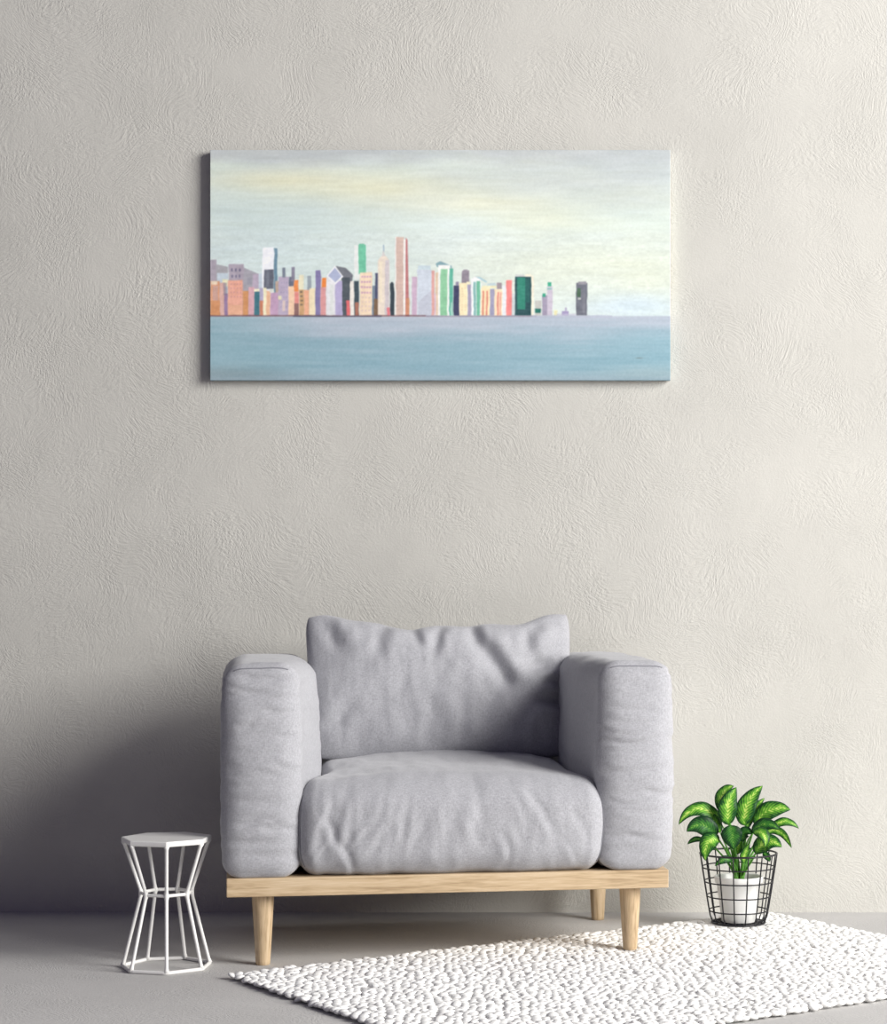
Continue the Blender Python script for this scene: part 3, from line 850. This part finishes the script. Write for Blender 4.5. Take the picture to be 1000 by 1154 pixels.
    hz = smoothstep(85, 100, y)*(1-smoothstep(186, 187.5, y))
    C += (value_noise(x, y, 5, 2.2, 61, 2)*9*hz)[..., None]
    mix((226, 226, 226), hz*.12)
    # shoreline
    B(236, 480, 354.4, (118, 84, 92), 356.2, .75); B(330, 430, 355, (84, 84, 104), 356.6, .7); B(480, 605, 354.8, (140, 130, 150), 356.6, .7); B(600, 690, 354.6, (176, 180, 200), 357, .6)
    C += value_noise(x, y, 1.6, 1.6, 77, 1)[..., None]*4.0
    # soft brush edges: small separable blur of the whole picture
    for ax_ in (0, 1):
        C = np.concatenate([np.take(C, [0], ax_), np.take(C, range(C.shape[ax_]-1), ax_)], ax_)*.27+C*.46+np.concatenate([np.take(C, range(1, C.shape[ax_]), ax_), np.take(C, [-1], ax_)], ax_)*.27
    g = C.mean(2, keepdims=True); C = g+(C-g)*.93+4
    return np.clip(C, 0, 255)

def painting():
    x0, x1, z0, z1, yf = -1.0264, .2324, 1.4592, 2.0886, -.028
    nx_, nz_ = 860, 430
    gx, gz = np.meshgrid(np.linspace(0, 1, nx_+1), np.linspace(0, 1, nz_+1), indexing='ij')
    col = paint(gx*520, (1-gz)*260)
    V = np.stack([x0+(x1-x0)*gx, np.full_like(gx, yf), z0+(z1-z0)*gz], -1).reshape(-1, 3)
    m = nz_+1
    i, j = np.meshgrid(np.arange(nx_), np.arange(nz_), indexing='ij'); i = i.ravel(); j = j.ravel()
    F = np.stack([i*m+j, (i+1)*m+j, (i+1)*m+j+1, i*m+j+1], 1)
    # wrapped edges: duplicate the border a little behind the front, and close the back
    ring_ = [(a, 0) for a in range(nx_)]+[(nx_, b) for b in range(nz_)]+[(a, nz_) for a in range(nx_, 0, -1)]+[(0, b) for b in range(nz_, 0, -1)]
    idx = np.array([a*m+b for a, b in ring_]); n0 = len(V); nr = len(idx)
    Vb = V[idx].copy(); Vb[:, 1] = -.006
    V = np.concatenate([V, Vb]); k = np.arange(nr); k2 = (k+1) % nr
    Fs = np.stack([idx[k], n0+k, n0+k2, idx[k2]], 1)
    F = np.concatenate([F, Fs])
    c = lin(col.reshape(-1, 3)); c = np.concatenate([c, c[idx]])
    F4 = F
    # leave the render crisp: flat front
    m_, nt, b = new_mat('painted_canvas')
    at = N(nt, 'ShaderNodeAttribute', attribute_name='paint'); nt.links.new(at.outputs['Color'], b.inputs['Base Color'])
    tc = N(nt, 'ShaderNodeTexCoord'); nn = N(nt, 'ShaderNodeTexNoise', i_Scale=420.0, i_Detail=2.0); nt.links.new(tc.outputs['Object'], nn.inputs['Vector'])
    bp = N(nt, 'ShaderNodeBump'); bp.inputs['Strength'].default_value = .12; bp.inputs['Distance'].default_value = .001
    nt.links.new(nn.outputs[0], bp.inputs['Height']); nt.links.new(bp.outputs[0], b.inputs['Normal'])
    b.inputs['Roughness'].default_value = .75; b.inputs['Specular IOR Level'].default_value = .2
    root = empty('wall_painting', ((x0+x1)/2, 0, z0))
    V = V-np.array([(x0+x1)/2, 0, z0])
    o = mesh_obj('canvas', V, F4, m_, root, smooth=False)
    ca = o.data.color_attributes.new('paint', 'FLOAT_COLOR', 'POINT')
    rgba = np.ones((len(V), 4), dtype=np.float32); rgba[:, :3] = c
    ca.data.foreach_set('color', rgba.ravel())
    # stretcher behind the cloth
    mw = simple('stretcher_pine', (.55, .40, .24, 1), .7)
    hw = (x1-x0)/2-.003; H = z1-z0-.003
    mb = MB()
    def bx(a0, a1, c0, c1):
        y0, y1 = -.025, -.0015
        mb.add([(a0, y0, c0), (a1, y0, c0), (a1, y1, c0), (a0, y1, c0), (a0, y0, c1), (a1, y0, c1), (a1, y1, c1), (a0, y1, c1)],
               [(0, 3, 2, 1), (4, 5, 6, 7), (0, 1, 5, 4), (1, 2, 6, 5), (2, 3, 7, 6), (3, 0, 4, 7)])
    bx(-hw, hw, .003, .043); bx(-hw, hw, H-.04, H); bx(-hw, -hw+.04, .043, H-.04); bx(hw-.04, hw, .043, H-.04)
    mb.build('stretcher', mw, root, smooth=False)
    tag(root, 'wide unframed canvas painting of a pastel city skyline over blue water, hung on wall', 'painting')
painting()
